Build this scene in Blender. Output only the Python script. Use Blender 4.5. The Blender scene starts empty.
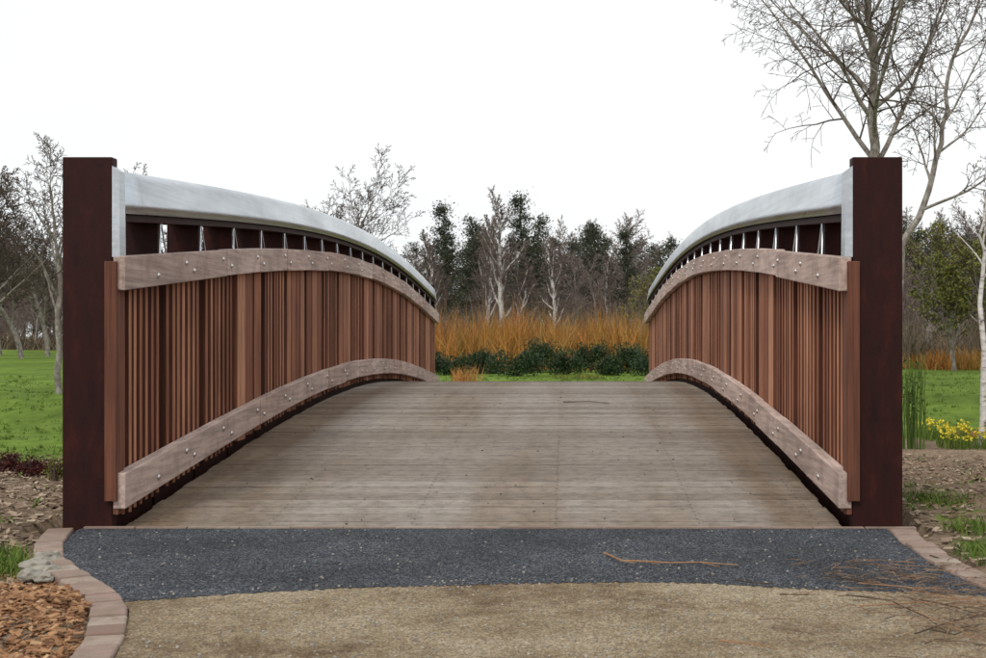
import bpy, math, random
from mathutils import Vector, Matrix, noise
rnd = random.Random(7)
F0 = 1218.0; CAMH = 0.79; YB = 5.0; LB = 12.33; XC = -0.343; NB = 20; BAY = LB/NB

def arch(y, k=0.355):
    t = max(0.0, min(1.0, (y-YB)/LB))
    return k*math.sin(math.pi*t)
def interp(pts, v):
    if v <= pts[0][0]: return pts[0][1]
    for a, b in zip(pts, pts[1:]):
        if v <= b[0]:
            return a[1]+(b[1]-a[1])*(v-a[0])/(b[0]-a[0])
    return pts[-1][1]
def PX(px, d): return (px-566)/F0*d
def smooth(a, b, v):
    t = max(0.0, min(1.0, (v-a)/(b-a))); return t*t*(3-2*t)

# ------------------------------------------------------------ materials
class NT:
    def __init__(s, name):
        s.m = bpy.data.materials.new(name); s.m.use_nodes = True
        s.n = s.m.node_tree.nodes; s.l = s.m.node_tree.links
        s.b = s.n["Principled BSDF"]; s.co = None
    def coord(s, scale=(1,1,1)):
        if not s.co: s.co = s.n.new("ShaderNodeTexCoord")
        mp = s.n.new("ShaderNodeMapping"); mp.inputs["Scale"].default_value = scale
        s.l.new(s.co.outputs["Object"], mp.inputs["Vector"]); return mp.outputs[0]
    def noise(s, sc, detail=4, stretch=(1,1,1), rough=0.6):
        t = s.n.new("ShaderNodeTexNoise"); t.inputs["Scale"].default_value = sc
        t.inputs["Detail"].default_value = detail; t.inputs["Roughness"].default_value = rough
        s.l.new(s.coord(stretch), t.inputs["Vector"]); return t.outputs["Fac"]
    def voro(s, sc, out="Color", stretch=(1,1,1)):
        t = s.n.new("ShaderNodeTexVoronoi"); t.inputs["Scale"].default_value = sc
        s.l.new(s.coord(stretch), t.inputs["Vector"]); return t.outputs[out]
    def ramp(s, fac, stops):
        r = s.n.new("ShaderNodeValToRGB"); e = r.color_ramp.elements
        while len(e) < len(stops): e.new(0.5)
        for el, (p, c) in zip(e, stops):
            el.position = p; el.color = (c[0], c[1], c[2], 1) if isinstance(c, (tuple, list)) else (c, c, c, 1)
        s.l.new(fac, r.inputs[0]); return r.outputs[0]
    def mix(s, fac, a, b, mode='MIX'):
        m = s.n.new("ShaderNodeMix"); m.data_type = 'RGBA'; m.blend_type = mode
        for sock, v in ((m.inputs[0], fac), (m.inputs[6], a), (m.inputs[7], b)):
            if isinstance(v, bpy.types.NodeSocket): s.l.new(v, sock)
            elif isinstance(v, (tuple, list)): sock.default_value = (v[0], v[1], v[2], 1)
            else: sock.default_value = v
        return m.outputs[2]
    def island(s):
        g = s.n.new("ShaderNodeNewGeometry"); return g.outputs["Random Per Island"]
    def attr(s, nm):
        a = s.n.new("ShaderNodeAttribute"); a.attribute_name = nm; return a.outputs["Fac"]
    def bump(s, h, strength=0.3, dist=0.01):
        b = s.n.new("ShaderNodeBump"); b.inputs["Strength"].default_value = strength
        b.inputs["Distance"].default_value = dist
        s.l.new(h, b.inputs["Height"]); s.l.new(b.outputs[0], s.b.inputs["Normal"])
    def fin(s, col, rough=0.8, metal=0.0, spec=0.3):
        if isinstance(col, (tuple, list)): s.b.inputs["Base Color"].default_value = (*col, 1)
        else: s.l.new(col, s.b.inputs["Base Color"])
        if isinstance(rough, float): s.b.inputs["Roughness"].default_value = rough
        else: s.l.new(rough, s.b.inputs["Roughness"])
        s.b.inputs["Metallic"].default_value = metal
        s.b.inputs["Specular IOR Level"].default_value = spec
        return s.m

def m_isl(name, cols, rough=0.8, nsc=6, amt=0.5, spec=0.2):
    t = NT(name); n = len(cols)
    c = t.ramp(t.island(), [(i/(max(1, n-1)), k) for i, k in enumerate(cols)])
    d = t.ramp(t.noise(nsc, 3), [(0.3, 1-amt), (0.7, 1.0)])
    return t.fin(t.mix(1.0, c, d, 'MULTIPLY'), rough, 0, spec)

def mk_timber(name, a, b, c, stretch, grain=0.5, dirt=0.0):
    t = NT(name)
    base = t.ramp(t.island(), [(0, a), (0.5, b), (1, c)])
    g = t.noise(1.0, 6, stretch, 0.65)
    gr = t.ramp(g, [(0.3, 1-grain), (0.62, 1.15)])
    big = t.ramp(t.noise(1.3, 4), [(0.35, 0.75), (0.65, 1.1)])
    col = t.mix(1.0, t.mix(1.0, base, gr, 'MULTIPLY'), big, 'MULTIPLY')
    if dirt:
        dd = t.ramp(t.noise(5,6,(1,1,1),0.75), [(0.48,0.0),(0.70,dirt)])
        col = t.mix(dd, col, (0.19,0.125,0.095))
    t.bump(g, 0.35, 0.004)
    return t.fin(col, 0.75, 0, 0.25)
M = {}
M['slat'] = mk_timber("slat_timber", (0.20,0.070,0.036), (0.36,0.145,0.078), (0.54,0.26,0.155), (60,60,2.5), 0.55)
M['slatside'] = mk_timber("slat_timber_side_shade", (0.070,0.023,0.013), (0.105,0.037,0.021), (0.16,0.058,0.033), (60,60,2.5), 0.4)  # slat timber darkened on side faces: gap shade painted into the colour
M['batten'] = mk_timber("batten_timber", (0.13,0.05,0.03), (0.17,0.065,0.039), (0.20,0.08,0.047), (60,60,2.5), 0.45)
M['rail'] = mk_timber("rail_timber", (0.45,0.325,0.275), (0.60,0.465,0.405), (0.51,0.36,0.30), (45,2.2,45), 0.42, 0.55)
# deck
t = NT("deck_boards")
base = t.ramp(t.island(), [(0,(0.225,0.185,0.15)),(0.5,(0.285,0.24,0.20)),(1,(0.335,0.29,0.25))])
streak = t.ramp(t.noise(1.0,4,(1.5,0.13,1),0.55), [(0.38,(0.70,0.57,0.44)),(0.48,(0.93,0.87,0.79)),(0.58,(1.10,1.10,1.10))])
gr = t.ramp(t.noise(1.0,5,(3,60,3)), [(0.3,0.70),(0.65,1.08)])
stain = t.ramp(t.noise(16,7,(1,1,1),0.82), [(0.36,0.62),(0.55,1.04)])
w = t.n.new("ShaderNodeTexWave"); w.wave_type='BANDS'; w.bands_direction='Y'; w.inputs["Scale"].default_value=1.0
w.inputs["Distortion"].default_value=0.0
t.l.new(t.coord((1,16,1)), w.inputs["Vector"])
groove = t.ramp(w.outputs["Fac"], [(0.05,0.58),(0.35,1.0)])
col = t.mix(1.0,t.mix(1.0,t.mix(1.0,base,streak,'MULTIPLY'),gr,'MULTIPLY'),stain,'MULTIPLY')
col = t.mix(0.9,col,groove,'MULTIPLY')
t.bump(w.outputs["Fac"],0.4,0.004)
M['deck'] = t.fin(col,0.72,0,0.3)
# rust steel
t = NT("weathered_steel")
c = t.ramp(t.noise(14,8,(1,1,0.35),0.7), [(0.3,(0.012,0.004,0.004)),(0.55,(0.030,0.0065,0.005)),(0.75,(0.058,0.013,0.008))])
t.bump(t.noise(90,4),0.25,0.003)
M['rust'] = t.fin(c,0.6,0,0.18)
t = NT("stainless_steel")
c = t.ramp(t.noise(1.0,5,(40,0.9,70),0.65), [(0.3,(0.47,0.50,0.53)),(0.5,(0.55,0.58,0.61)),(0.7,(0.62,0.65,0.68))])
sm = t.ramp(t.noise(1.0,4,(2,2.2,5),0.6), [(0.36,0.84),(0.6,1.03)])
c = t.mix(1.0,c,sm,'MULTIPLY')
r = t.ramp(t.noise(1.0,4,(3,1,6),0.6), [(0.35,0.27),(0.65,0.38)])
M['steel'] = t.fin(c,r,1.0,0.5)
M['bolt'] = NT("bolt_steel").fin((0.62,0.60,0.57),0.3,1.0)
M['black'] = NT("black_steel").fin((0.012,0.010,0.010),0.8,0,0.1)  # near-black steel of the deck screws and support beams
# asphalt
t = NT("asphalt")
bw = t.n.new("ShaderNodeRGBToBW"); t.l.new(t.voro(190),bw.inputs[0])
c1 = t.ramp(bw.outputs[0], [(0.15,(0.014,0.016,0.021)),(0.5,(0.043,0.048,0.059)),(0.85,(0.18,0.19,0.205))])
pt = t.ramp(t.noise(1.8,7,(1,1,1),0.75), [(0.35,0.60),(0.65,1.18)])
dust = t.ramp(t.noise(5,8,(1,1,1),0.85), [(0.54,0.0),(0.75,0.4)])
c = t.mix(dust, t.mix(1.0,c1,pt,'MULTIPLY'), (0.13,0.117,0.10))
t.bump(t.voro(190,"Distance"),1.0,0.006)
M['asphalt'] = t.fin(c,0.85,0,0.22)
# sandy path
t = NT("compacted_gravel")
bw = t.n.new("ShaderNodeRGBToBW"); t.l.new(t.voro(210),bw.inputs[0])
c1 = t.ramp(bw.outputs[0], [(0.1,(0.16,0.115,0.072)),(0.5,(0.32,0.25,0.165)),(0.85,(0.47,0.40,0.29))])
px_ = t.ramp(t.noise(1.0,8,(1.3,1.5,1),0.75), [(0.36,(0.42,0.34,0.27)),(0.49,(0.84,0.80,0.74)),(0.60,(1.08,1.08,1.08))])
f2 = t.ramp(t.noise(45,6,(1,1,1),0.8), [(0.35,0.68),(0.6,1.05)])
c = t.mix(1.0,t.mix(1.0,c1,px_,'MULTIPLY'),f2,'MULTIPLY')
t.bump(t.noise(80,6,(1,1,1),0.8),0.6,0.01)
M['path'] = t.fin(c,0.9,0,0.2)
# bricks
t = NT("paving_brick")
c = t.ramp(t.island(), [(0,(0.20,0.125,0.10)),(0.35,(0.33,0.235,0.195)),(0.7,(0.27,0.185,0.155)),(1,(0.38,0.31,0.26))])
c = t.mix(t.ramp(t.noise(12,7,(1,1,1),0.8),[(0.42,0.0),(0.62,0.8)]), c, (0.19,0.15,0.11))
t.bump(t.noise(60,5),0.4,0.006)
M['brick'] = t.fin(c,0.9,0,0.2)
M['stone'] = m_isl("stone", [(0.32,0.29,0.24),(0.42,0.39,0.33)],0.9,15,0.5)
# terrain
t = NT("terrain_ground")
g = t.ramp(t.noise(3.5,8,(1,1,1),0.75), [(0.3,(0.075,0.125,0.018)),(0.5,(0.13,0.205,0.028)),(0.7,(0.20,0.275,0.048))])
g2 = t.ramp(t.noise(0.3,5), [(0.35,0.68),(0.65,1.15)])
g = t.mix(1.0,g,g2,'MULTIPLY')
so = t.ramp(t.noise(22,8,(1,1,1),0.8), [(0.32,(0.085,0.056,0.036)),(0.5,(0.26,0.185,0.125)),(0.68,(0.46,0.36,0.26))])
so2 = t.ramp(t.noise(1.1,5), [(0.35,0.7),(0.65,1.15)])
so = t.mix(1.0,so,so2,'MULTIPLY')
a = t.attr("soil")
ad = t.n.new("ShaderNodeMath"); ad.operation='ADD'; t.l.new(a,ad.inputs[0])
mm = t.n.new("ShaderNodeMath"); mm.operation='MULTIPLY_ADD'; t.l.new(t.noise(2.5,6,(1,1,1),0.75),mm.inputs[0]); mm.inputs[1].default_value=1.2; mm.inputs[2].default_value=-0.6
t.l.new(mm.outputs[0],ad.inputs[1])
fac = t.ramp(ad.outputs[0], [(0.42,0.0),(0.56,1.0)])
t.bump(t.noise(30,6,(1,1,1),0.8),0.8,0.03)
M['ground'] = t.fin(t.mix(fac,g,so),0.95,0,0.1)
M['chip'] = m_isl("wood_chips", [(0.09,0.04,0.02),(0.31,0.15,0.07),(0.45,0.25,0.125),(0.20,0.09,0.045),(0.55,0.36,0.2)],0.85,20,0.3)
M['litter'] = m_isl("soil_litter", [(0.09,0.06,0.04),(0.33,0.24,0.165),(0.50,0.40,0.30),(0.19,0.125,0.085)],0.9,20,0.3)
M['grass'] = m_isl("grass_blades", [(0.07,0.125,0.018),(0.13,0.21,0.03),(0.21,0.275,0.05)],0.6,2,0.4)
M['ever'] = m_isl("evergreen_leaves", [(0.012,0.030,0.012),(0.036,0.072,0.024),(0.085,0.13,0.045)],0.5,1.5,0.6)
M['pine'] = m_isl("pine_needles", [(0.034,0.045,0.030),(0.064,0.078,0.048),(0.105,0.112,0.070)],0.8,0.6,0.45)  # needle colour lightened, distance haze painted in
M['red'] = m_isl("red_leaves", [(0.035,0.008,0.010),(0.09,0.02,0.018),(0.14,0.035,0.025)],0.5,5,0.4)
M['olive'] = m_isl("young_leaves", [(0.16,0.17,0.03),(0.25,0.25,0.05),(0.12,0.13,0.04)],0.6,2,0.4)
def patch_mat(name, cols, sc, darks):
    t = NT(name)
    c = t.ramp(t.noise(sc,3,(1,1,0.15),0.5), [(0.32+0.36*i/(len(cols)-1),k) for i,k in enumerate(cols)])
    d = t.ramp(t.island(), [(0,darks),(1,1.25)])
    return t.fin(t.mix(1.0,c,d,'MULTIPLY'),0.7,0,0.15)
M['dog'] = patch_mat("orange_stems", [(0.22,0.17,0.05),(0.46,0.20,0.045),(0.32,0.22,0.06),(0.54,0.20,0.045),(0.24,0.12,0.05)],0.8,0.45)
M['orange'] = m_isl("orange_grass", [(0.55,0.22,0.06),(0.65,0.36,0.12)],0.6,3,0.3)
M['scrub'] = patch_mat("brown_scrub", [(0.12,0.09,0.07),(0.20,0.15,0.105),(0.14,0.12,0.075),(0.24,0.155,0.09)],0.35,0.5)
M['bamboo'] = m_isl("green_canes", [(0.06,0.11,0.02),(0.13,0.2,0.04)],0.5,3,0.3)
M['yellow'] = m_isl("yellow_petals", [(0.75,0.6,0.02),(0.8,0.68,0.08)],0.5,3,0.2)
t = NT("birch_bark")
c = t.ramp(t.noise(1.0,6,(9,9,26),0.7), [(0.36,(0.07,0.06,0.05)),(0.44,(0.52,0.49,0.45)),(0.65,(0.74,0.72,0.68))])
M['birch'] = t.fin(c,0.8)
t = NT("grey_bark")
c = t.ramp(t.noise(1.0,6,(12,12,7),0.7), [(0.3,(0.09,0.078,0.065)),(0.5,(0.22,0.19,0.165)),(0.65,(0.38,0.35,0.31))])
M['bark'] = t.fin(c,0.85)
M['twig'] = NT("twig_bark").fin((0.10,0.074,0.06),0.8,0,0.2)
M['twigd'] = NT("distant_twig_bark").fin((0.19,0.15,0.13),0.8,0,0.2)  # lighter twig tone for far trees, haze put into the colour
M['pinebark'] = NT("pine_bark").fin((0.12,0.08,0.06),0.9,0,0.2)

# ------------------------------------------------------------ builder
class B:
    def __init__(s): s.V=[]; s.F=[]; s.M=[]
    def box(s,x0,x1,y0,y1,za0,za1,zb0=None,zb1=None,m=0,ms=None):
        if zb0 is None: zb0,zb1=za0,za1
        i=len(s.V)
        s.V += [(x0,y0,za0),(x1,y0,za0),(x1,y0,za1),(x0,y0,za1),(x0,y1,zb0),(x1,y1,zb0),(x1,y1,zb1),(x0,y1,zb1)]
        s.F += [(i,i+1,i+2,i+3),(i+5,i+4,i+7,i+6),(i+4,i,i+3,i+7),(i+1,i+5,i+6,i+2),(i+3,i+2,i+6,i+7),(i+4,i+5,i+1,i)]
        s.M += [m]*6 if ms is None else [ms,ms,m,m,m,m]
    def obox(s,c,ax,ay,az,m=0):
        i=len(s.V)
        for sx,sy,sz in ((-1,-1,-1),(1,-1,-1),(1,1,-1),(-1,1,-1),(-1,-1,1),(1,-1,1),(1,1,1),(-1,1,1)):
            s.V.append(tuple(c+ax*sx+ay*sy+az*sz))
        s.F += [(i,i+3,i+2,i+1),(i+4,i+5,i+6,i+7),(i,i+1,i+5,i+4),(i+1,i+2,i+6,i+5),(i+2,i+3,i+7,i+6),(i+3,i,i+4,i+7)]
        s.M += [m]*6
    def tube(s,pts,rads,n=5,m=0,cap=True):
        i0=len(s.V); N=len(pts)
        for k,p in enumerate(pts):
            d=(pts[min(k+1,N-1)]-pts[max(k-1,0)])
            if d.length<1e-9: d=Vector((0,0,1))
            d.normalize()
            u=d.orthogonal() if k==0 else (pu-d*pu.dot(d))
            if u.length<1e-6: u=d.orthogonal()
            u.normalize(); pu=u; v=d.cross(u)
            for j in range(n):
                a=2*math.pi*j/n
                s.V.append(tuple(p+(u*math.cos(a)+v*math.sin(a))*rads[k]))
        for k in range(N-1):
            for j in range(n):
                a=i0+k*n+j; b=i0+k*n+(j+1)%n
                s.F.append((a,b,b+n,a+n)); s.M.append(m)
        if cap and n>2:
            s.F.append(tuple(i0+(N-1)*n+j for j in range(n))); s.M.append(m)
            s.F.append(tuple(i0+n-1-j for j in range(n))); s.M.append(m)
    def leaf(s,p,size,m=0,R=rnd,flat=0.0):
        i=len(s.V)
        a=Vector((R.gauss(0,1),R.gauss(0,1),R.gauss(0,1)*(1-flat))).normalized()
        b=a.orthogonal().normalized(); b.rotate(Matrix.Rotation(R.random()*6.28,3,a)); c=a.cross(b) 
        b=b*size*R.uniform(.6,1.2); c=c*size*R.uniform(.35,.7)
        s.V += [tuple(p-b),tuple(p+c),tuple(p+b),tuple(p-c)]
        s.F.append((i,i+1,i+2,i+3)); s.M.append(m)
    def blade(s,p,h,w,lean,R=rnd,m=0):
        i=len(s.V); a=R.random()*6.28; lx,ly=lean
        dx,dy=math.cos(a)*w,math.sin(a)*w
        s.V += [(p[0]-dx,p[1]-dy,p[2]),(p[0]+dx,p[1]+dy,p[2]),(p[0]+dx*.7+lx*.4,p[1]+dy*.7+ly*.4,p[2]+h*.55),(p[0]-dx*.7+lx*.4,p[1]-dy*.7+ly*.4,p[2]+h*.55),(p[0]+lx,p[1]+ly,p[2]+h)]
        s.F += [(i,i+1,i+2,i+3),(i+3,i+2,i+4)]; s.M += [m,m]
    def mesh(s,name,mats,smooth=False):
        me=bpy.data.meshes.new(name); me.from_pydata(s.V,[],s.F)
        for mt in mats: me.materials.append(mt)
        me.polygons.foreach_set("material_index",s.M)
        if smooth: me.polygons.foreach_set("use_smooth",[True]*len(s.F))
        me.update(); return me
    def obj(s,name,mats,parent=None,smooth=False,bevel=0):
        o=bpy.data.objects.new(name,s.mesh(name,mats,smooth)); bpy.context.collection.objects.link(o)
        if parent: o.parent=parent
        if bevel:
            b=o.modifiers.new("bevel",'BEVEL'); b.width=bevel; b.segments=2; b.limit_method='ANGLE'
        return o
def empty(name):
    o=bpy.data.objects.new(name,None); bpy.context.collection.objects.link(o); return o
def inst(me,name,loc,rz=0,sc=1,parent=None,scz=None):
    o=bpy.data.objects.new(name,me); bpy.context.collection.objects.link(o)
    o.location=loc; o.rotation_euler=(0,0,rz); o.scale=(sc,sc,scz or sc)
    if parent: o.parent=parent
    return o

# ------------------------------------------------------------ terrain
def Ledge(y): return interp([(2.9,-1.085),(3.15,-1.145),(3.35,-1.205),(3.5,-1.255),(3.65,-1.33),(3.85,-1.46),(4.05,-1.61),(4.3,-1.77),(4.6,-1.90),(4.9,-1.98)],y)
def Redge(y): return interp([(3.0,1.42),(3.77,1.30),(4.13,1.26),(4.6,1.27),(5.0,1.31)],y)
def tz(x,y):
    u=abs(x-XC)
    z=0.0
    dip=smooth(6.0,9.0,y)*(1-smooth(13.5,17.0,y))
    z-=dip*(0.28+0.75*(1-smooth(1.6,3.0,u)))
    if 4.9<y<17.5 and u<1.85: z-=0.14
    off=0
    if y<5.6:
        inside = Ledge(y)-0.12<x<Redge(y)+0.12
        off = 0 if inside else 1
    else: off=1 if u>2.0 else 0.3
    nz=noise.noise(Vector((x*1.3,y*1.3,0)))*0.05+noise.noise(Vector((x*5,y*5,3)))*0.018
    if off and y<30: z+=nz*off
    if x>1.5 and y<9: z+=0.10*smooth(1.5,3.5,x)*(1-smooth(7,10,y))
    z+= 0.25*noise.noise(Vector((x*0.04,y*0.04,9)))*smooth(25,70,y)
    return z-0.012 if (off==0 and y<5.6) else z
def soil(x,y):
    near=10.3 if x<0 else 12.6
    s=1-smooth(near-0.8,near+0.6,y)
    far=interp([(-30,62),(-12,60),(-7,30),(12,30.5),(40,34)],x)
    s=max(s,smooth(far-1.5,far+1.5,y)*0.9)
    if y<10 and x>1.4: s-=0.5*(1-smooth(0.0,0.4,abs(x-(1.52+max(0,(y-4.3))*0.19))))
    if y<5.2 and x<-1.75: s-=0.5*math.exp(-((x+2.05)**2+(y-4.35)**2)/0.05)
    return s
def axis(segs):
    out=[]
    for a,b,st in segs:
        n=max(1,int(round((b-a)/st)))
        out += [a+(b-a)*i/n for i in range(n)]
    out.append(segs[-1][1]); return out
xs=axis([(-400,-100,50),(-100,-30,6),(-30,-8,1.2),(-8,-3.2,.2),(-3.2,3.2,.08),(3.2,8,.2),(8,30,1.2),(30,100,6),(100,400,50)])
ys=axis([(-60,-6,9),(-6,2.2,.6),(2.2,6,.08),(6,12,.15),(12,30,.5),(30,80,2),(80,200,10),(200,900,70)])
V=[(x,y,tz(x,y)) for y in ys for x in xs]; nx=len(xs)
Fc=[(j*nx+i,j*nx+i+1,(j+1)*nx+i+1,(j+1)*nx+i) for j in range(len(ys)-1) for i in range(nx-1)]
me=bpy.data.meshes.new("ground"); me.from_pydata(V,[],Fc); me.materials.append(M['ground'])
at=me.attributes.new("soil",'FLOAT','POINT'); at.data.foreach_set("value",[soil(v[0],v[1]) for v in V])
me.polygons.foreach_set("use_smooth",[True]*len(Fc))
g=bpy.data.objects.new("ground",me); bpy.context.collection.objects.link(g)

# path + apron
b=B(); rows=axis([(-25,2.4,1.5),(2.4,4.97,.12)])
for y in rows:
    l,r=Ledge(y),Redge(y)
    for k in range(9):
        b.V.append((l+(r-l)*k/8,y,0.004))
for j in range(len(rows)-1):
    for k in range(8):
        a=j*9+k; b.F.append((a,a+1,a+10,a+9)); b.M.append(0)
b.obj("gravel_path",[M['path']])
def ylow(x): return interp([(-1.3,3.63),(-1.0,3.73),(-0.7,3.80),(-0.2,3.895),(0.45,3.88),(1.3,3.69)],x)
b=B(); NU,NV=500,10
for j in range(NV+1):
    v=j/NV; yy=3.7+(4.97-3.7)*v
    for i in range(NU+1):
        x=Ledge(yy)+(Redge(yy)-Ledge(yy))*i/NU
        y=(ylow(x)+(1-v)*(noise.noise(Vector((x*2,0,0)))*0.03+noise.noise(Vector((x*60,0,5)))*0.035))*(1-v)+4.965*v
        b.V.append((x,y,0.0055+0.004*min(1,v*3)))
for j in range(NV):
    for i in range(NU):
        a=j*(NU+1)+i; b.F.append((a,a+1,a+NU+2,a+NU+1)); b.M.append(0)
b.obj("asphalt_apron",[M['asphalt']])
# brick edging
def edging(fn,side,y0,y1,name):
    b=B(); y=y0
    while y<y1:
        L=0.10
        p=Vector((fn(y),y,0)); q=Vector((fn(y+0.06),y+0.06,0)); d=(q-p).normalized()
        p2=p+d*(L+0.007); nrm=Vector((-d.y,d.x,0))*(1 if side<0 else -1)
        c=p+d*L/2+nrm*(0.052+rnd.uniform(-.003,.003)); c.z=-0.016+rnd.uniform(-.005,.004)
        b.obox(c,d*(L/2),nrm*0.05,Vector((rnd.uniform(-.003,.003),0,0.035)))
        y=p2.y
    return b.obj(name,[M['brick']],bevel=0.007)
edging(Ledge,-1,-6,4.86,"brick_edging"); edging(Redge,1,-6,4.86,"brick_edging")
b=B(); x=-1.97
while x<1.30:
    b.box(x,x+0.205,4.972,4.997,-0.03,0.012+rnd.uniform(0,.003)); x+=0.213
b.obj("brick_threshold",[M['brick']])

# ------------------------------------------------------------ bridge
br=empty("footbridge")
b=B(); pitch=0.1369; nb=int(LB/pitch)
for k in range(nb):
    y0=YB+k*pitch; y1=y0+pitch-0.006
    jx=rnd.uniform(-.006,.006); dz=rnd.uniform(-.0015,.0015)
    b.box(XC-1.488+jx,XC+1.488+jx,y0,y1,arch(y0)-0.035+dz,arch(y0)+dz,arch(y1)-0.035+dz,arch(y1)+dz)
b.obj("deck",[M['deck']],br)
b=B()
for k in range(nb):
    for xx in (-1.4,-0.9,-0.3,0.3,0.9,1.4):
        for o in (0.035,0.1):
            y0=YB+k*pitch+o; z=arch(y0)+0.0025; x=XC+xx+rnd.uniform(-.004,.004); i=len(b.V)
            for j in range(6):
                b.V.append((x+0.0048*math.cos(j*1.047),y0+0.0048*math.sin(j*1.047),z))
            b.F.append(tuple(range(i,i+6))); b.M.append(0)
b.obj("deck_screws",[M['black']],br)
b=B()
for u in (-1.15,0,1.15):
    for k in range(NB):
        y0=YB+k*BAY; y1=y0+BAY
        b.box(XC+u-.06,XC+u+.06,y0,y1,arch(y0)-0.33,arch(y0)-0.045,arch(y1)-0.33,arch(y1)-0.045)
b.obj("support_beams",[M['black']],br)
b=B()
for s in (-1,1):
    for k in range(NB):
        y0=YB+k*BAY; y1=y0+BAY
        xa,xb=sorted((XC+s*1.56,XC+s*1.60))
        b.box(xa,xb,y0+.13*(k==0),y1-.13*(k==NB-1),arch(y0)-0.36,arch(y0)+0.06,arch(y1)-0.36,arch(y1)+0.06)
b.obj("edge_beams",[M['rust']],br)
# handrail: flat leaning inner face, rolled top edge
prof=[(-0.012,0.0),(-0.004,0.050),(0.005,0.100),(0.014,0.145),(0.019,0.162),(0.030,0.175),(0.048,0.182),(0.10,0.186),(0.17,0.184),(0.185,0.16),(0.185,0.0)]
HR=0.305
def harch(y): return arch(y,HR)
for s,nm in ((-1,"left"),(1,"right")):
    X=lambda u: XC+s*(1.5+u)
    def bx(b,u0,u1,*a,**k):
        xa,xb=sorted((X(u0),X(u1))); b.box(xa,xb,*a,**k)
    b=B()
    for yc in (YB,YB+LB-0.06):
        bx(b,0.02,0.225,yc,yc+0.06,-0.3,1.529)
        bx(b,0.188,0.225,yc+0.06,yc+0.14,-0.3,1.52) if yc==YB else bx(b,0.188,0.225,yc-0.08,yc,-0.3,1.52)
    b.obj("end_post_"+nm,[M['rust']],br,bevel=0.004)
    b=B()
    for k in range(1,NB):
        y=YB+k*BAY; a=arch(y)
        bx(b,0.060,0.195,y-.012,y+.012,a-0.4,a+1.10)
        bx(b,0.035,0.195,y-.012,y+.012,a+1.10,harch(y)+1.285)
    b.obj("steel_ribs_"+nm,[M['rust']],br)
    b=B()
    for k in range(NB):
        ya=YB+k*BAY+(0.09 if k==0 else 0.045); yb=YB+(k+1)*BAY-0.03
        wide = k in (3,6,8,11,13,16,18)
        n = 3 if wide else 7
        if k in (5,10,15): n=4
        p=(yb-ya)/n; gap=0.014 if n<5 else 0.038
        for q in range(n):
            y0=ya+q*p+gap/2; y1=y0+p-gap; ym=(y0+y1)/2; a=arch(ym)
            du=rnd.uniform(-.005,.005)
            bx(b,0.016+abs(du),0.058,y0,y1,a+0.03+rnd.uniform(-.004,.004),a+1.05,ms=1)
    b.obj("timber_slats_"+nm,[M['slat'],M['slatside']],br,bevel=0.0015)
    b=B(); bx(b,-0.005,0.045,YB-0.022,YB-0.001,0.118,1.10)
    bx(b,-0.004,0.018,YB,YB+0.07,0.06,1.10)
    b.obj("end_batten_"+nm,[M['batten']],br,bevel=0.003)
    b=B(); bb=B()
    joints=[YB-0.01, YB+1.50]+[YB+1.50+i*0.70 for i in range(1,15)]+[YB+LB]
    for (h0,h1) in ((0.078,0.224),(0.975,1.116)):
        for ja,jb in zip(joints,joints[1:]):
            ja+=0.004; jb-=0.004; n=1; du=rnd.uniform(-.004,.004); i0=len(b.V); dh=rnd.uniform(-.004,.004)+0.006
            for q in range(n+1):
                y=ja+(jb-ja)*q/n; a=arch(y)+dh
                for (u,h) in ((-0.036+du,h0),(0.0145,h0),(0.0145,h1),(-0.036+du,h1)): b.V.append((X(u),y,a+h))
            for q in range(n):
                for e in range(4):
                    c=i0+q*4+e; d=i0+q*4+(e+1)%4
                    f=(c,d,d+4,c+4); b.F.append(f if s>0 else f[::-1]); b.M.append(0)
            f=(i0,i0+3,i0+2,i0+1); b.F.append(f if s>0 else f[::-1]); b.M.append(0)
            k=i0+n*4; f=(k,k+1,k+2,k+3); b.F.append(f if s>0 else f[::-1]); b.M.append(0)
            ysb=[ja+0.07,jb-0.07] if jb-ja<1 else [ja+0.40,ja+0.80,ja+0.92,jb-0.08]
            for qi,yb_ in enumerate(ysb):
                hh=(h0+h1)/2+ (0.022 if qi%2 else -0.022)+rnd.uniform(-.004,.004)
                za=arch(ja)+(arch(jb)-arch(ja))*(yb_-ja)/(jb-ja)+dh
                c=Vector((X(-0.036+du),yb_,za+hh)); ax=Vector((-s,0,0))
                bb.tube([c,c+ax*.004,c+ax*.009],[0.0135,0.0125,0.006],10)
    b.obj("timber_rails_"+nm,[M['rail']],br,bevel=0.005)
    bb.obj("bolts_"+nm,[M['bolt']],br,smooth=True)
    b=B(); N=48; n=len(prof); Y0=YB+0.062; LL=LB-0.124
    for k in range(N+1):
        y=Y0+LL*k/N
        for (u,h) in prof: b.V.append((X(u),y,harch(y)+1.298+h))
    for k in range(N):
        for e in range(n):
            a=k*n+e; c=k*n+(e+1)%n; f=(a,c,c+n,a+n)
            b.F.append(f[::-1] if s>0 else f); b.M.append(1 if e==n-1 else 0)
    b.F.append(tuple(range(n)) if s>0 else tuple(range(n))[::-1]); b.M.append(1)
    b.F.append(tuple(N*n+i for i in range(n))[::-1] if s>0 else tuple(N*n+i for i in range(n))); b.M.append(1)
    o=b.obj("handrail_"+nm,[M['steel'],M['rust']],br)
    o.data.polygons.foreach_set("use_smooth",[len(p.vertices)==4 and p.material_index==0 for p in o.data.polygons])
    b=B()
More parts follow.
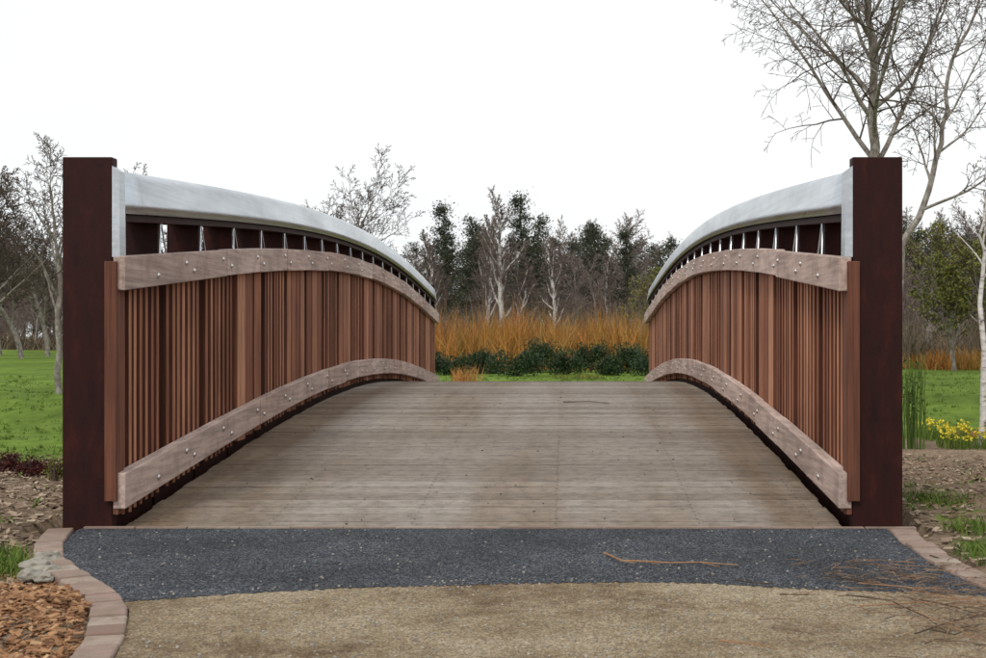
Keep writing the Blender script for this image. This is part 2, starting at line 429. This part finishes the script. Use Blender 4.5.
    for k in range(NB*2):
        y0=YB+k*BAY/2+(0.065 if k==0 else 0); y1=YB+(k+1)*BAY/2-(0.065 if k==NB*2-1 else 0)
        bx(b,0.012,0.16,y0,y1,harch(y0)+1.266,harch(y0)+1.296,harch(y1)+1.266,harch(y1)+1.296)
    b.obj("handrail_soffit_"+nm,[M['rust']],br)
    b=B()
    for k in range(1,NB):
        y=YB+k*BAY; a=arch(y)
        for dy in (-0.05,0.05):
            b.tube([Vector((X(0.012),y+dy,a+1.09)),Vector((X(0.026),y+dy*0.1,harch(y)+1.27))],[0.0045,0.0045],6)
    i=len(b.V)
    for yy in (YB-0.006,YB+0.0615):
        for (u,h) in ((0.0185,1.118),(-0.014,1.118),(-0.010,1.470),(0.0185,1.492)): b.V.append((X(u),yy,h))
    b.F+=[(i,i+1,i+2,i+3),(i+7,i+6,i+5,i+4),(i+1,i+5,i+6,i+2),(i,i+4,i+5,i+1),(i+3,i+2,i+6,i+7),(i,i+3,i+7,i+4)]; b.M+=[0]*6
    b.obj("steel_struts_"+nm,[M['steel']],br)

# ------------------------------------------------------------ trees
def grow(b,R,p,d,L,r,lev,P):
    n=P['seg'][min(lev,len(P['seg'])-1)]; pts=[p.copy()]; d=d.normalized(); dirs=[d.copy()]
    wob=P['wob']; up=P['up'][min(lev,len(P['up'])-1)]
    for k in range(n):
        d=(d+Vector((R.gauss(0,wob),R.gauss(0,wob),R.gauss(0,wob)+up))).normalized()
        p=p+d*(L/n); pts.append(p.copy()); dirs.append(d.copy())
    branch(b,R,pts,dirs,L,r,lev,P)
def branch(b,R,pts,dirs,L,r,lev,P):
    n=len(pts)-1; rads=[max(P['rmin'],r*(1-0.8*(k/n))) for k in range(n+1)]
    b.tube(pts,rads,8 if lev==0 else (5 if lev==1 else 3),0 if lev<=P.get('barklev',1) else 1,cap=False)
    if P.get('leaf') and lev>=P['levels']-1:
        for q in pts[1:]:
            if R.random()<P['leaf']: b.leaf(q+Vector((R.gauss(0,.05),R.gauss(0,.05),R.gauss(0,.05))),P['ls'],2,R)
    if P.get('bud') and lev>=P['levels']:
        b.leaf(pts[-1],P['bud'],1,R)
    if lev>=P['levels']: return
    nc=P['nc'][lev]
    for c in range(nc):
        t=P['t0'][lev]+(1-P['t0'][lev])*((c+R.random())/nc); t=min(t,0.99)
        f=t*n; i=int(f); fr=f-i
        q=pts[i].lerp(pts[i+1],fr); dd=dirs[i+1]
        ang=math.radians(R.uniform(*P['ang']))
        ax=dd.orthogonal().normalized(); ax.rotate(Matrix.Rotation(c*2.4+R.random()*1.2,3,dd))
        nd=dd.copy(); nd.rotate(Matrix.Rotation(ang,3,ax))
        cl=L*P['lr'][lev]*(1-0.55*t)*R.uniform(.75,1.25)
        cr=max(P['rmin'],min(rads[i]*0.62, r*0.5*(1.15-t)))
        grow(b,R,q,nd,cl,cr,lev+1,P)
BP=dict(seg=[10,7,5,4,3],wob=0.10,up=[0.05,0.06,0.03,-0.01,-0.02],rmin=0.006,levels=4,nc=[16,8,6,4],t0=[0.22,0.2,0.15,0.1],ang=(28,58),lr=[0.42,0.5,0.5,0.5])

def tree(name,loc,seed,H,r,P,mats,d=(0,0,1),link=True):
    R=random.Random(seed); b=B(); grow(b,R,Vector((0,0,0)),Vector(d),H,r,0,P)
    me=b.mesh(name,mats)
    me.polygons.foreach_set("use_smooth",[True]*len(me.polygons))
    if link:
        o=bpy.data.objects.new(name,me); bpy.context.collection.objects.link(o); o.location=loc; return o
    return me
def poly_tree(name,base,pts,seed,r,P,mats):
    R=random.Random(seed); b=B(); base=Vector(base)
    P_=[Vector(p)-base for p in pts]
    fine=[]
    for k in range(len(P_)-1):
        for q in range(3): fine.append(P_[k].lerp(P_[k+1],q/3)+Vector((R.gauss(0,.02),R.gauss(0,.02),0)))
    fine.append(P_[-1]); fine[0]=P_[0]
    dirs=[(fine[min(i+1,len(fine)-1)]-fine[max(i-1,0)]).normalized() for i in range(len(fine))]
    L=sum((fine[i+1]-fine[i]).length for i in range(len(fine)-1))
    branch(b,R,fine,dirs,L,r,0,P)
    o=b.obj(name,mats,smooth=True); o.location=base; return o
def W(px,py,d,dy=0): return (PX(px,d),d+dy,CAMH+(337-py)/F0*d)
D1=24.0
P1=dict(BP); P1.update(rmin=0.0055,nc=[28,11,6,4],t0=[0.33,0.12,0.1,0.1],lr=[0.54,0.46,0.48,0.5],ang=(32,66),up=[0.05,0.07,0.0,-0.06,-0.08],bud=0.011)
poly_tree("birch_tree",(PX(880,D1),D1,tz(6,24)),[(PX(880,D1),D1,tz(6,24)),W(877,300,D1),W(874,200,D1),W(872,120,D1),W(875,60,D1),W(868,0,D1),W(874,-60,D1),W(870,-130,D1)],11,0.14,P1,[M['bark'],M['twig']])
D2=19.0
P2=dict(BP); P2.update(rmin=0.0045,nc=[14,8,6,4],t0=[0.36,0.2,0.12,0.1],lr=[0.34,0.5,0.5,0.5],up=[0.05,0.05,0.02,-0.02,-0.03],bud=0.009)
poly_tree("birch_tree",(PX(893,D2),D2,0),[(PX(893,D2),D2,0),W(896,300,D2),W(903,245,D2),W(925,205,D2),W(936,160,D2),W(945,110,D2),W(952,60,D2),W(975,15,D2),W(990,-40,D2)],5,0.07,P2,[M['bark'],M['twig']])
D3=12.0
P3=dict(BP); P3.update(levels=3,rmin=0.003,nc=[9,6,4],t0=[0.5,0.2,0.15],lr=[0.26,0.45,0.5],ang=(20,45))
poly_tree("birch_tree",(PX(982,D3),D3,tz(4.1,12)-.05),[(PX(981,D3),D3,tz(4.1,12)-.05),W(983,350,D3),W(982,280,D3),W(984,235,D3),W(988,190,D3)],8,0.036,P3,[M['birch'],M['twig']])
DL=17.0
P4=dict(BP); P4.update(rmin=0.0035,nc=[15,8,5,3],t0=[0.25,0.2,0.15,0.1],lr=[0.5,0.5,0.5,0.5],ang=(30,65))
poly_tree("young_tree",(PX(58,DL),DL,tz(-7,17)),[(PX(59,DL),DL,tz(-7,17)),W(58,330,DL),W(60,270,DL),W(52,220,DL),W(50,185,DL)],21,0.05,P4,[M['bark'],M['twig']])
P5=dict(BP); P5.update(rmin=0.012,nc=[16,9,6,4],t0=[0.25,0.15,0.12,0.1],lr=[0.6,0.5,0.5,0.5],ang=(28,60),up=[0.04,0.09,0.06,0.03,0.02])
def at(name,px,d,H,r,seed,P,mats): return tree(name,(PX(px,d),d,tz(PX(px,d),d)-.1),seed,H,r,P,mats)
at("bare_tree",324,55,7.6,0.15,31,dict(P5,rmin=.0095),[M['bark'],M['twig']])
at("bare_tree",200,60,7.6,0.13,33,P5,[M['bark'],M['twig']])
for i,(px,d,H) in enumerate([(22,45,5.2),(-14,40,5.6),(48,50,5.2),(0,52,6.2),(-45,44,6)]): at("bare_tree",px,d,H,0.11,35+i,P5,[M['bark'],M['twig']])
P6=dict(P5); P6.update(up=[0.08,0.10,0.05,0,0],ang=(20,42),lr=[0.36,0.5,0.5,0.5],rmin=0.012)
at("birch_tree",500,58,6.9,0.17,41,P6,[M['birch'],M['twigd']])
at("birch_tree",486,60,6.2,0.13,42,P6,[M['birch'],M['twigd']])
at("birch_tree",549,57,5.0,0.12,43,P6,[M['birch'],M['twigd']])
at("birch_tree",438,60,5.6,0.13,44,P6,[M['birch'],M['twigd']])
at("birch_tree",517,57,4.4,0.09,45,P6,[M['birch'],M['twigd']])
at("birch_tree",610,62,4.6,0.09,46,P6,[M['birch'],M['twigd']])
P7=dict(P5); P7.update(levels=4,leaf=0.5,ls=0.045,rmin=0.008,nc=[12,7,5,3])
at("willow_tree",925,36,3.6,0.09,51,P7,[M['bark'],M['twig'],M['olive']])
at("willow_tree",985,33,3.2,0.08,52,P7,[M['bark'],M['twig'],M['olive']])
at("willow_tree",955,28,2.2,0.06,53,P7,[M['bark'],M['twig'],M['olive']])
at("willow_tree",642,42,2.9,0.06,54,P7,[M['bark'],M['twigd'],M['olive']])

def pine_mesh(seed,H,spread,nl,lo,dens=50):
    R=random.Random(seed); b=B(); pts=[]; x=y=0
    for k in range(9):
        pts.append(Vector((x,y,H*k/8))); x+=R.gauss(0,.09); y+=R.gauss(0,.09)
    b.tube(pts,[0.13*(1-0.85*k/8) for k in range(9)],6,0)
    for i in range(nl):
        t=lo+(0.98-lo)*(i+R.random())/nl; q=pts[min(7,int(t*8))].lerp(pts[min(8,int(t*8)+1)],t*8-int(t*8))
        L=spread*(1.05-t)**0.65*R.uniform(.45,1.2); a=R.random()*6.28
        e=q+Vector((math.cos(a)*L,math.sin(a)*L,L*R.uniform(0.0,.5)))
        b.tube([q,q.lerp(e,.5)+Vector((0,0,-.05)),e],[0.03,0.02,0.01],3,0)
        for s_ in range(R.randint(2,4)):
            c=q.lerp(e,R.uniform(.4,1.05))+Vector((R.gauss(0,.14),R.gauss(0,.14),R.gauss(0,.1)))
            rr=R.uniform(.25,.6)
            for _ in range(dens):
                v=Vector((R.gauss(0,.5),R.gauss(0,.5),R.gauss(0,.32)))*rr
                b.leaf(c+v,R.uniform(.03,.085),1,R)
    return b.mesh("pine_variant",[M['pinebark'],M['pine']])
pines=[pine_mesh(100,7.0,1.5,30,.25),pine_mesh(101,7.0,1.9,30,.12),pine_mesh(102,7.0,1.3,28,.3),pine_mesh(103,7.0,2.4,34,.05)]
tallp=[pine_mesh(110,8.0,1.5,42,.22,60),pine_mesh(111,8.0,1.2,36,.3,55)]
for px,d,h,v in ((446,66,8.1,0),(523,66,8.6,0),(474,70,7.8,1),(537,70,7.9,1),(596,74,7.8,1),(628,76,7.6,0)):
    inst(tallp[v],"pine_tree",(PX(px,d),d,-.1),rnd.random()*6,h/8.0*0.95,scz=h/8.0)
bare=[tree("bare_variant",None,200+i,6.5,0.09,dict(P5,levels=3,rmin=0.014,nc=[17,10,7],t0=[.15,.12,.1],lr=[0.45,.5,.5]),[M['bark'],M['twigd']],link=False) for i in range(4)]
tl=empty("distant_treeline")
def addt(i,x,d):
    q=x/d
    top=rnd.uniform(232,274) if rnd.random()<.8 else rnd.uniform(220,240)
    if q<-0.32: top=rnd.uniform(232,285)
    if q>0.26: top=rnd.uniform(208,250)
    h=(337-top)/F0*d+CAMH
    if rnd.random()<(0.25 if q<-.32 else .55): inst(pines[rnd.randrange(4)],"pine_%d"%i,(x,d,-.2),rnd.random()*6,h/7*rnd.uniform(.85,1.15),tl,h/7)
    else: inst(bare[rnd.randrange(4)],"bare_%d"%i,(x,d,-.2),rnd.random()*6,h/7,tl)
for i in range(150):
    addt(i,-80+160*(i+rnd.random())/150,rnd.uniform(84,112))
for i in range(42):
    d=rnd.uniform(86,118); addt(1000+i,d*(-.15+.25*(i+rnd.random())/42),d)
for i in range(26):
    d=rnd.uniform(86,112); addt(1100+i,d*(-.50+.12*rnd.random()),d); addt(1200+i,d*(.25+.12*rnd.random()),d)
for i in range(160):
    d=rnd.uniform(60,84); x=-62+124*(i+rnd.random())/160
    h=rnd.uniform(2.8,5.6)
    inst(bare[rnd.randrange(4)],"bare_front_%d"%i,(x,d,-.2),rnd.random()*6,h/7,tl)
for i in range(46):
    d=rnd.uniform(74,90); x=-40+85*(i+rnd.random())/46
    h=rnd.uniform(2.4,4.4)
    inst(pines[rnd.choice((1,3))],"pine_low_%d"%i,(x,d,-.4),rnd.random()*6,h/7*1.5,tl,h/7)

def stems(name,n,fx,h,w,mat,seed,lean=.25,clump=0.5):
    R=random.Random(seed); b=B(); k=0
    while k<n:
        x,y=fx(R); m=R.randint(10,24)
        hh=R.uniform(*h)*(1+0.28*noise.noise(Vector((x*.5,y*.5,seed)))*2)
        for _ in range(m):
            a=R.random()*6.28; l=R.random()**.7*lean*hh
            dx,dy=R.gauss(0,clump*.3),R.gauss(0,clump*.3)
            b.blade((x+dx,y+dy,tz(x,y)),hh*R.uniform(.55,1.08)*(1-.25*(l/(lean*hh))),w*R.uniform(.7,1.3),(math.cos(a)*l,math.sin(a)*l),R); k+=1
    return b.obj(name,[mat])
stems("orange_dogwood_thicket",16000,lambda R:(R.uniform(-8.5,5.2),R.uniform(28.5,35)),(1.2,1.75),0.0095,M['dog'],1,lean=.6,clump=.8)
stems("brown_scrub",7000,lambda R:(R.uniform(-42,-14),R.uniform(61,67)),(0.5,1.3),0.03,M['scrub'],2,clump=2.0,lean=.9)
stems("brown_scrub",7000,lambda R:(R.uniform(-10,12),R.uniform(42,56)),(1.5,2.6),0.018,M['scrub'],3,clump=1.2,lean=.7)
stems("brown_scrub",6000,lambda R:(R.uniform(5.5,18),R.uniform(31,37)),(0.7,1.5),0.012,M['scrub'],4,clump=.9,lean=.8)
stems("orange_dogwood_thicket",2500,lambda R:(R.uniform(8.5,12.5),R.uniform(29,31)),(0.4,0.8),0.009,M['dog'],5,clump=.9,lean=.7)
stems("brown_scrub",12000,lambda R:(R.uniform(-28,60),R.uniform(66,80)),(1.8,3.4),0.028,M['scrub'],6,clump=1.8,lean=.7)

def shrub(name,c,rx,rz,n,size,mat,seed):
    R=random.Random(seed); b=B(); c=Vector(c)
    lob=[(R.uniform(-.7,.7)*rx,R.uniform(-.5,.5)*rx,R.uniform(.2,.75)*rz,R.uniform(.3,.6)) for _ in range(11)]
    for i in range(7):
        a=R.random()*6.28; b.tube([Vector((0,0,-.02)),Vector((math.cos(a)*rx*.5,math.sin(a)*rx*.5,rz*.8))],[0.012,0.004],4,1)
    for _ in range(n):
        l=R.choice(lob); v=Vector((R.gauss(0,1),R.gauss(0,1),R.gauss(0,1))).normalized()*(R.random()**.35+abs(R.gauss(0,.12)))*l[3]
        p=Vector((l[0]+v.x*rx,l[1]+v.y*rx,max(0.01,l[2]+v.z*rz*.8)))
        b.leaf(p,size,0,R)
    o=b.obj(name,[mat,M['twig']]); o.location=c; return o
for i,(px,d,rx,rz) in enumerate([(450,25.0,.40,.42),(482,26,.46,.56),(517,24.5,.50,.50),(540,26.8,.40,.66),(569,25.5,.36,.48),(591,27,.40,.64),(607,25.2,.30,.38),(629,26.8,.42,.6),(653,25,.46,.50),(430,26.5,.5,.55)]):
    shrub("evergreen_shrub",(PX(px,d),d,tz(PX(px,d),d)),rx,rz,3400,0.026,M['ever'],300+i)
shrub("red_shrub",(PX(33,9.3),9.3,tz(-4,9.3)),.15,.15,1300,.012,M['red'],320)
shrub("red_shrub",(PX(2,9.6),9.6,tz(-4.4,9.6)),.12,.14,1200,.012,M['red'],321)
shrub("green_shrub",(PX(55,9.0),9.0,tz(-3.8,9.0)),.10,.17,700,.012,M['olive'],322)
stems("orange_grass_clump",260,lambda R:(PX(465,20)+R.gauss(0,.07),20+R.gauss(0,.07)),(0.24,0.42),0.005,M['orange'],12,lean=.6,clump=.2)
stems("orange_grass_clump",300,lambda R:(PX(966,13)+R.gauss(0,.1),13+R.gauss(0,.1)),(0.12,0.2),0.004,M['orange'],13,lean=.7,clump=.3)
stems("yellow_green_shrub",260,lambda R:(PX(575,23)+R.gauss(0,.2),23+R.gauss(0,.1)),(0.10,0.18),0.006,M['olive'],14,lean=.9,clump=.3)
R=random.Random(3); b=B()
for i in range(42):
    x=PX(912,11.6)+R.gauss(0,.055); y=11.6+R.gauss(0,.06); z=tz(x,y); h=R.uniform(.55,.92)
    b.tube([Vector((x,y,z)),Vector((x+R.gauss(0,.015),y,z+h*.5)),Vector((x+R.gauss(0,.03),y,z+h))],[.005,.004,.003],4)
    for _ in range(3): b.leaf(Vector((x+R.gauss(0,.02),y,z+h*R.uniform(.4,1))),.022,0,R)
b.obj("bamboo_clump",[M['bamboo']])
b=B()
for i in range(150):
    x=R.uniform(PX(922,12.6),PX(962,12.6)); y=R.uniform(11.6,13.2); z=tz(x,y)
    if noise.noise(Vector((x*4,y*4,0)))<-.15: continue
    for _ in range(6): b.blade((x+R.gauss(0,.02),y+R.gauss(0,.02),z),R.uniform(.08,.17),.004,(R.gauss(0,.03),R.gauss(0,.03)),R,0)
    h=R.uniform(.10,.2); b.blade((x,y,z),h,.003,(0,0),R,0)
    for _ in range(5): b.leaf(Vector((x,y,z+h))+Vector((R.gauss(0,.008),R.gauss(0,.008),R.gauss(0,.008))),.018,1,R)
b.obj("daffodils",[M['grass'],M['yellow']])

def grass(name,n,fx,h,w,seed,mat='grass'):
    R=random.Random(seed); b=B(); k=0
    while k<n:
        q=fx(R)
        if q is None: continue
        x,y=q; hh=R.uniform(*h)
        for _ in range(R.randint(4,9)):
            xx=x+R.gauss(0,.02); yy=y+R.gauss(0,.02)
            b.blade((xx,yy,tz(xx,yy)-.005),hh*R.uniform(.5,1.1),w,(R.gauss(0,hh*.5),R.gauss(0,hh*.5)),R); k+=1
    b.obj(name,[M[mat]])
def fw(R):
    y=4.05+R.random()**1.2*5.0; x=1.47+(y-4.1)*0.15+R.gauss(0,.07)+abs(R.gauss(0,.05))
    if noise.noise(Vector((x*3.2,y*2.2,4)))<0.0: return None
    if x<Redge(y)+.13 or (y>4.95 and x<1.40): return None
    return x,y
grass("weedy_grass",4200,fw,(.02,.075),.0025,1)
grass("weedy_grass",1500,lambda R:(lambda a:(a[0],a[1]) if a[0]<Ledge(a[1])-.13 else None)((-2.02+R.gauss(0,.12),4.3+R.gauss(0,.13))),(.03,.07),.003,2)
grass("lawn_grass",20000,lambda R:(R.uniform(-11,-3.2),10.2+R.random()**1.5*14),(.03,.05),.006,3)
grass("lawn_grass",12000,lambda R:(R.uniform(2.8,9),12.6+R.random()**1.3*14),(.03,.05),.006,4)
grass("lawn_grass",6000,lambda R:(R.uniform(-3.5,2.6),18.0+R.random()*7),(.03,.05),.007,5)
R=random.Random(55); b=B()
for i in range(200):
    sd_=R.choice((-1,1)); y=R.uniform(4.6,10.5); x=(XC-1.8-R.random()*2.6) if sd_<0 else (1.5+R.random()*3)
    for _ in range(R.randint(5,16)):
        rr=R.uniform(.01,.05); xx,yy=x+R.gauss(0,rr),y+R.gauss(0,rr); b.leaf(Vector((xx,yy,tz(xx,yy)+R.uniform(.004,.03))),R.uniform(.006,.014),0,R)
b.obj("bed_weeds",[M['grass']])

def chips(name,n,fx,s,mat,seed):
    R=random.Random(seed); b=B(); k=0
    while k<n:
        q=fx(R)
        if q is None: continue
        x,y=q; L=R.uniform(*s); a=R.random()*6.28
        d=Vector((math.cos(a),math.sin(a),R.gauss(0,.25))).normalized(); e=Vector((-math.sin(a),math.cos(a),R.gauss(0,.35))).normalized(); u=d.cross(e)
        b.obox(Vector((x,y,tz(x,y)+L*.25*R.random()+.003)),d*L*.5,e*L*R.uniform(.12,.3),u*L*.06); k+=1
    b.obj(name,[mat])
chips("wood_chips",11000,lambda R:(lambda x,y:(x,y) if x<Ledge(y)-.112 and y<4.25+.1*R.gauss(0,1) else None)(R.uniform(-2.6,-1.15),R.uniform(2.6,4.3)),(.008,.032),M['chip'],1)
def fl(R):
    y=3.9+R.random()**1.4*7; x=-R.uniform(1.7,5.2)
    return (x,y) if (x<Ledge(y)-.13 and (y<4.9 or x<-2.1)) else None
chips("soil_litter",10000,fl,(.010,.045),M['litter'],2)
def fr(R):
    y=3.0+R.random()**1.3*8; x=R.uniform(1.35,5)
    return (x,y) if (x>Redge(y)+.13 and (y<4.9 or x>1.42)) else None
chips("soil_litter",10000,fr,(.010,.045),M['litter'],3)
chips("stray_chips",420,lambda R:(lambda x,y:(x,y) if x>Ledge(y)-.1 else None)(-1.15+abs(R.gauss(0,.2))-.25,R.uniform(2.9,3.9)),(.005,.018),M['chip'],4)
R=random.Random(9); b=B()
for i in range(2600):
    y=R.uniform(2.9,4.95); x=R.uniform(Ledge(y)+.02,Redge(y)-.02)
    if y>ylow(x)+.06 and R.random()<.8: continue
    s_=R.uniform(.0012,.004); z=(0.009 if y>ylow(x) else .004)+s_*.4
    a=R.random()*3; b.obox(Vector((x,y,z)),Vector((math.cos(a),math.sin(a),.2))*s_,Vector((-math.sin(a),math.cos(a),0))*s_*.8,Vector((0,0,1))*s_*.5)
b.obj("loose_grit",[M['stone']])
def rock(loc,r,seed):
    import bmesh
    bm=bmesh.new(); bmesh.ops.create_icosphere(bm,subdivisions=3,radius=1)
    for v in bm.verts:
        n_=noise.noise(v.co*1.4+Vector((seed,0,0)))*.45+noise.noise(v.co*4+Vector((seed,0,0)))*.1
        v.co=v.co*(1+n_); v.co=Vector((v.co.x*r,v.co.y*r*.8,v.co.z*r*.55))
    me=bpy.data.meshes.new("stone"); bm.to_mesh(me); bm.free(); me.materials.append(M['stone'])
    o=bpy.data.objects.new("stone",me); bpy.context.collection.objects.link(o); o.location=loc; o.rotation_euler=(0,0,seed)
for i,(px,py,r) in enumerate([(38,572,.055),(48,562,.05),(30,580,.04),(52,575,.035),(44,582,.03)]):
    d=962/(py-337); rock((PX(px,d),d,0.015),r,i*1.7)
def twig(name,pxs,r,mat,side=True,zz=0.012,seed=0):
    R=random.Random(seed); pts=[]
    for px,py in pxs:
        d=962/(py-337); pts.append(Vector((PX(px,d),d,zz+r+R.uniform(0,.004))))
    b=B(); b.tube(pts,[r*(1-.5*i/(len(pts)-1)) for i in range(len(pts))],5)
    if side:
        for k in range(1,len(pts)-1):
            if R.random()<.7:
                d=(pts[k+1]-pts[k]); d.rotate(Matrix.Rotation(R.choice((-.6,.6)),3,'Z')); b.tube([pts[k],pts[k]+d*.8],[r*.6,r*.3],4)
    b.obj(name,[mat])
mt_l=m_isl("dry_twig",[(0.30,0.16,0.08),(0.42,0.24,0.13)],.8,20,.3)
mt_dk=m_isl("dark_twig",[(0.07,0.045,0.03),(0.10,0.07,0.05)],.8,20,.3)
twig("fallen_twig",[(604,557),(622,566),(645,566.5),(670,567.5),(700,567),(738,570)],.0035,mt_l,seed=1)
tws=[[(828,581),(862,586),(900,584)],[(735,585),(760,588),(776,589)],[(858,588),(905,592),(950,604),(990,606)],
[(780,599),(800,600),(816,600)],[(900,601),(945,610),(985,622)],[(860,612),(915,607),(972,604)],[(890,574),(930,588),(960,590)],[(846,600),(890,606),(925,623),(950,640)],[(720,646),(750,650),(776,655)],[(915,640),(950,628),(990,618)],[(930,560),(950,567),(985,568)],[(905,612),(950,632),(985,648)],[(930,636),(955,640),(980,630)]]
for i,t_ in enumerate(tws): twig("fallen_twig",t_,.0024,(mt_dk,mt_l)[i%3==2],seed=10+i)
R=random.Random(77); b=B()
for i in range(420):
    y=R.uniform(2.95,4.2); x=min(Redge(y)+.2,1.13+R.gauss(0,.2)); a=R.gauss(0,.7); L=R.uniform(.015,.12)
    p=Vector((x,y,.014+R.random()*.012)); d=Vector((math.cos(a),math.sin(a),R.gauss(0,.05)))*L
    b.tube([p,p+d*.5+Vector((0,R.gauss(0,.006),.003)),p+d],[.0016,.0013,.001],4)
for i in range(260):
    y=4.2+R.random()*6; x=R.uniform(1.6,4.6); a=R.random()*6.28; L=R.uniform(.05,.3); z=tz(x,y)+.02
    p=Vector((x,y,z)); d=Vector((math.cos(a),math.sin(a),R.gauss(0.05,.08)))*L
    b.tube([p,p+d*.5+Vector((0,0,.008)),p+d],[.003,.0025,.0015],4)
b.obj("twig_litter",[m_isl("litter_twig",[(0.10,0.06,0.04),(0.34,0.22,0.14),(0.2,0.12,0.075)],.8,20,.3)])
b=B(); d=9.0
b.tube([Vector((PX(563,d),d+.05,arch(d)+.006)),Vector((PX(590,d),d,arch(d)+.012)),Vector((PX(609,d),d-.08,arch(d-.08)+.006))],[.004,.003,.002],5)
for i in range(90):
    y=R.uniform(5.05,10); x=XC+R.uniform(-1.4,1.4); a=R.random()*3; s_=R.uniform(.002,.007)
    b.obox(Vector((x,y,arch(y)+.004)),Vector((math.cos(a),math.sin(a),0))*s_,Vector((-math.sin(a),math.cos(a),0))*s_*.4,Vector((0,0,.0015)))
b.obj("deck_debris",[mt_dk])

# ------------------------------------------------------------ light / sky
w=bpy.data.worlds.new("World"); bpy.context.scene.world=w; w.use_nodes=True
n=w.node_tree.nodes; l=w.node_tree.links; bg=n["Background"]
sky=n.new("ShaderNodeTexSky"); sky.sky_type='NISHITA'; sky.sun_disc=False
sky.sun_elevation=math.radians(48); sky.sun_rotation=math.radians(205); sky.dust_density=4; sky.air_density=1.5
tc=n.new("ShaderNodeTexCoord"); mp=n.new("ShaderNodeMapping"); mp.inputs["Scale"].default_value=(1,1,2.5)
l.new(tc.outputs["Generated"],mp.inputs[0])
nz=n.new("ShaderNodeTexNoise"); nz.inputs["Scale"].default_value=1.6; nz.inputs["Detail"].default_value=3; l.new(mp.outputs[0],nz.inputs["Vector"])
rp=n.new("ShaderNodeValToRGB"); rp.color_ramp.elements[0].position=.3; rp.color_ramp.elements[0].color=(.88,.925,.965,1); rp.color_ramp.elements[1].position=.62; rp.color_ramp.elements[1].color=(.985,1,1,1)
l.new(nz.outputs["Fac"],rp.inputs[0])
vm=n.new("ShaderNodeVectorMath"); vm.operation='SCALE'; vm.inputs[3].default_value=10.0; l.new(rp.outputs[0],vm.inputs[0])
mx=n.new("ShaderNodeMix"); mx.data_type='RGBA'; mx.inputs[0].default_value=.93
l.new(sky.outputs[0],mx.inputs[6]); l.new(vm.outputs[0],mx.inputs[7]); l.new(mx.outputs[2],bg.inputs[0]); bg.inputs[1].default_value=.109
sd=bpy.data.lights.new("sun",'SUN'); sd.energy=1.5; sd.angle=math.radians(11); sd.color=(1,.96,.9)
so_=bpy.data.objects.new("sun",sd); bpy.context.collection.objects.link(so_); so_.rotation_euler=(math.radians(42),0,math.radians(-25))

# ------------------------------------------------------------ camera
cd=bpy.data.cameras.new("camera"); cam=bpy.data.objects.new("camera",cd); bpy.context.collection.objects.link(cam)
cam.location=(0,0,CAMH); cam.rotation_euler=(math.radians(90),0,0)
cd.sensor_width=36; cd.lens=F0/986*36; cd.shift_x=-(566-493)/986; cd.shift_y=(337-329)/986
cd.clip_end=2000; cd.clip_start=.05
cd.dof.use_dof=True; cd.dof.focus_distance=6.5; cd.dof.aperture_fstop=10
bpy.context.scene.camera=cam
sc=bpy.context.scene; sc.view_settings.view_transform='Standard'; sc.view_settings.look='None'; sc.view_settings.exposure=0
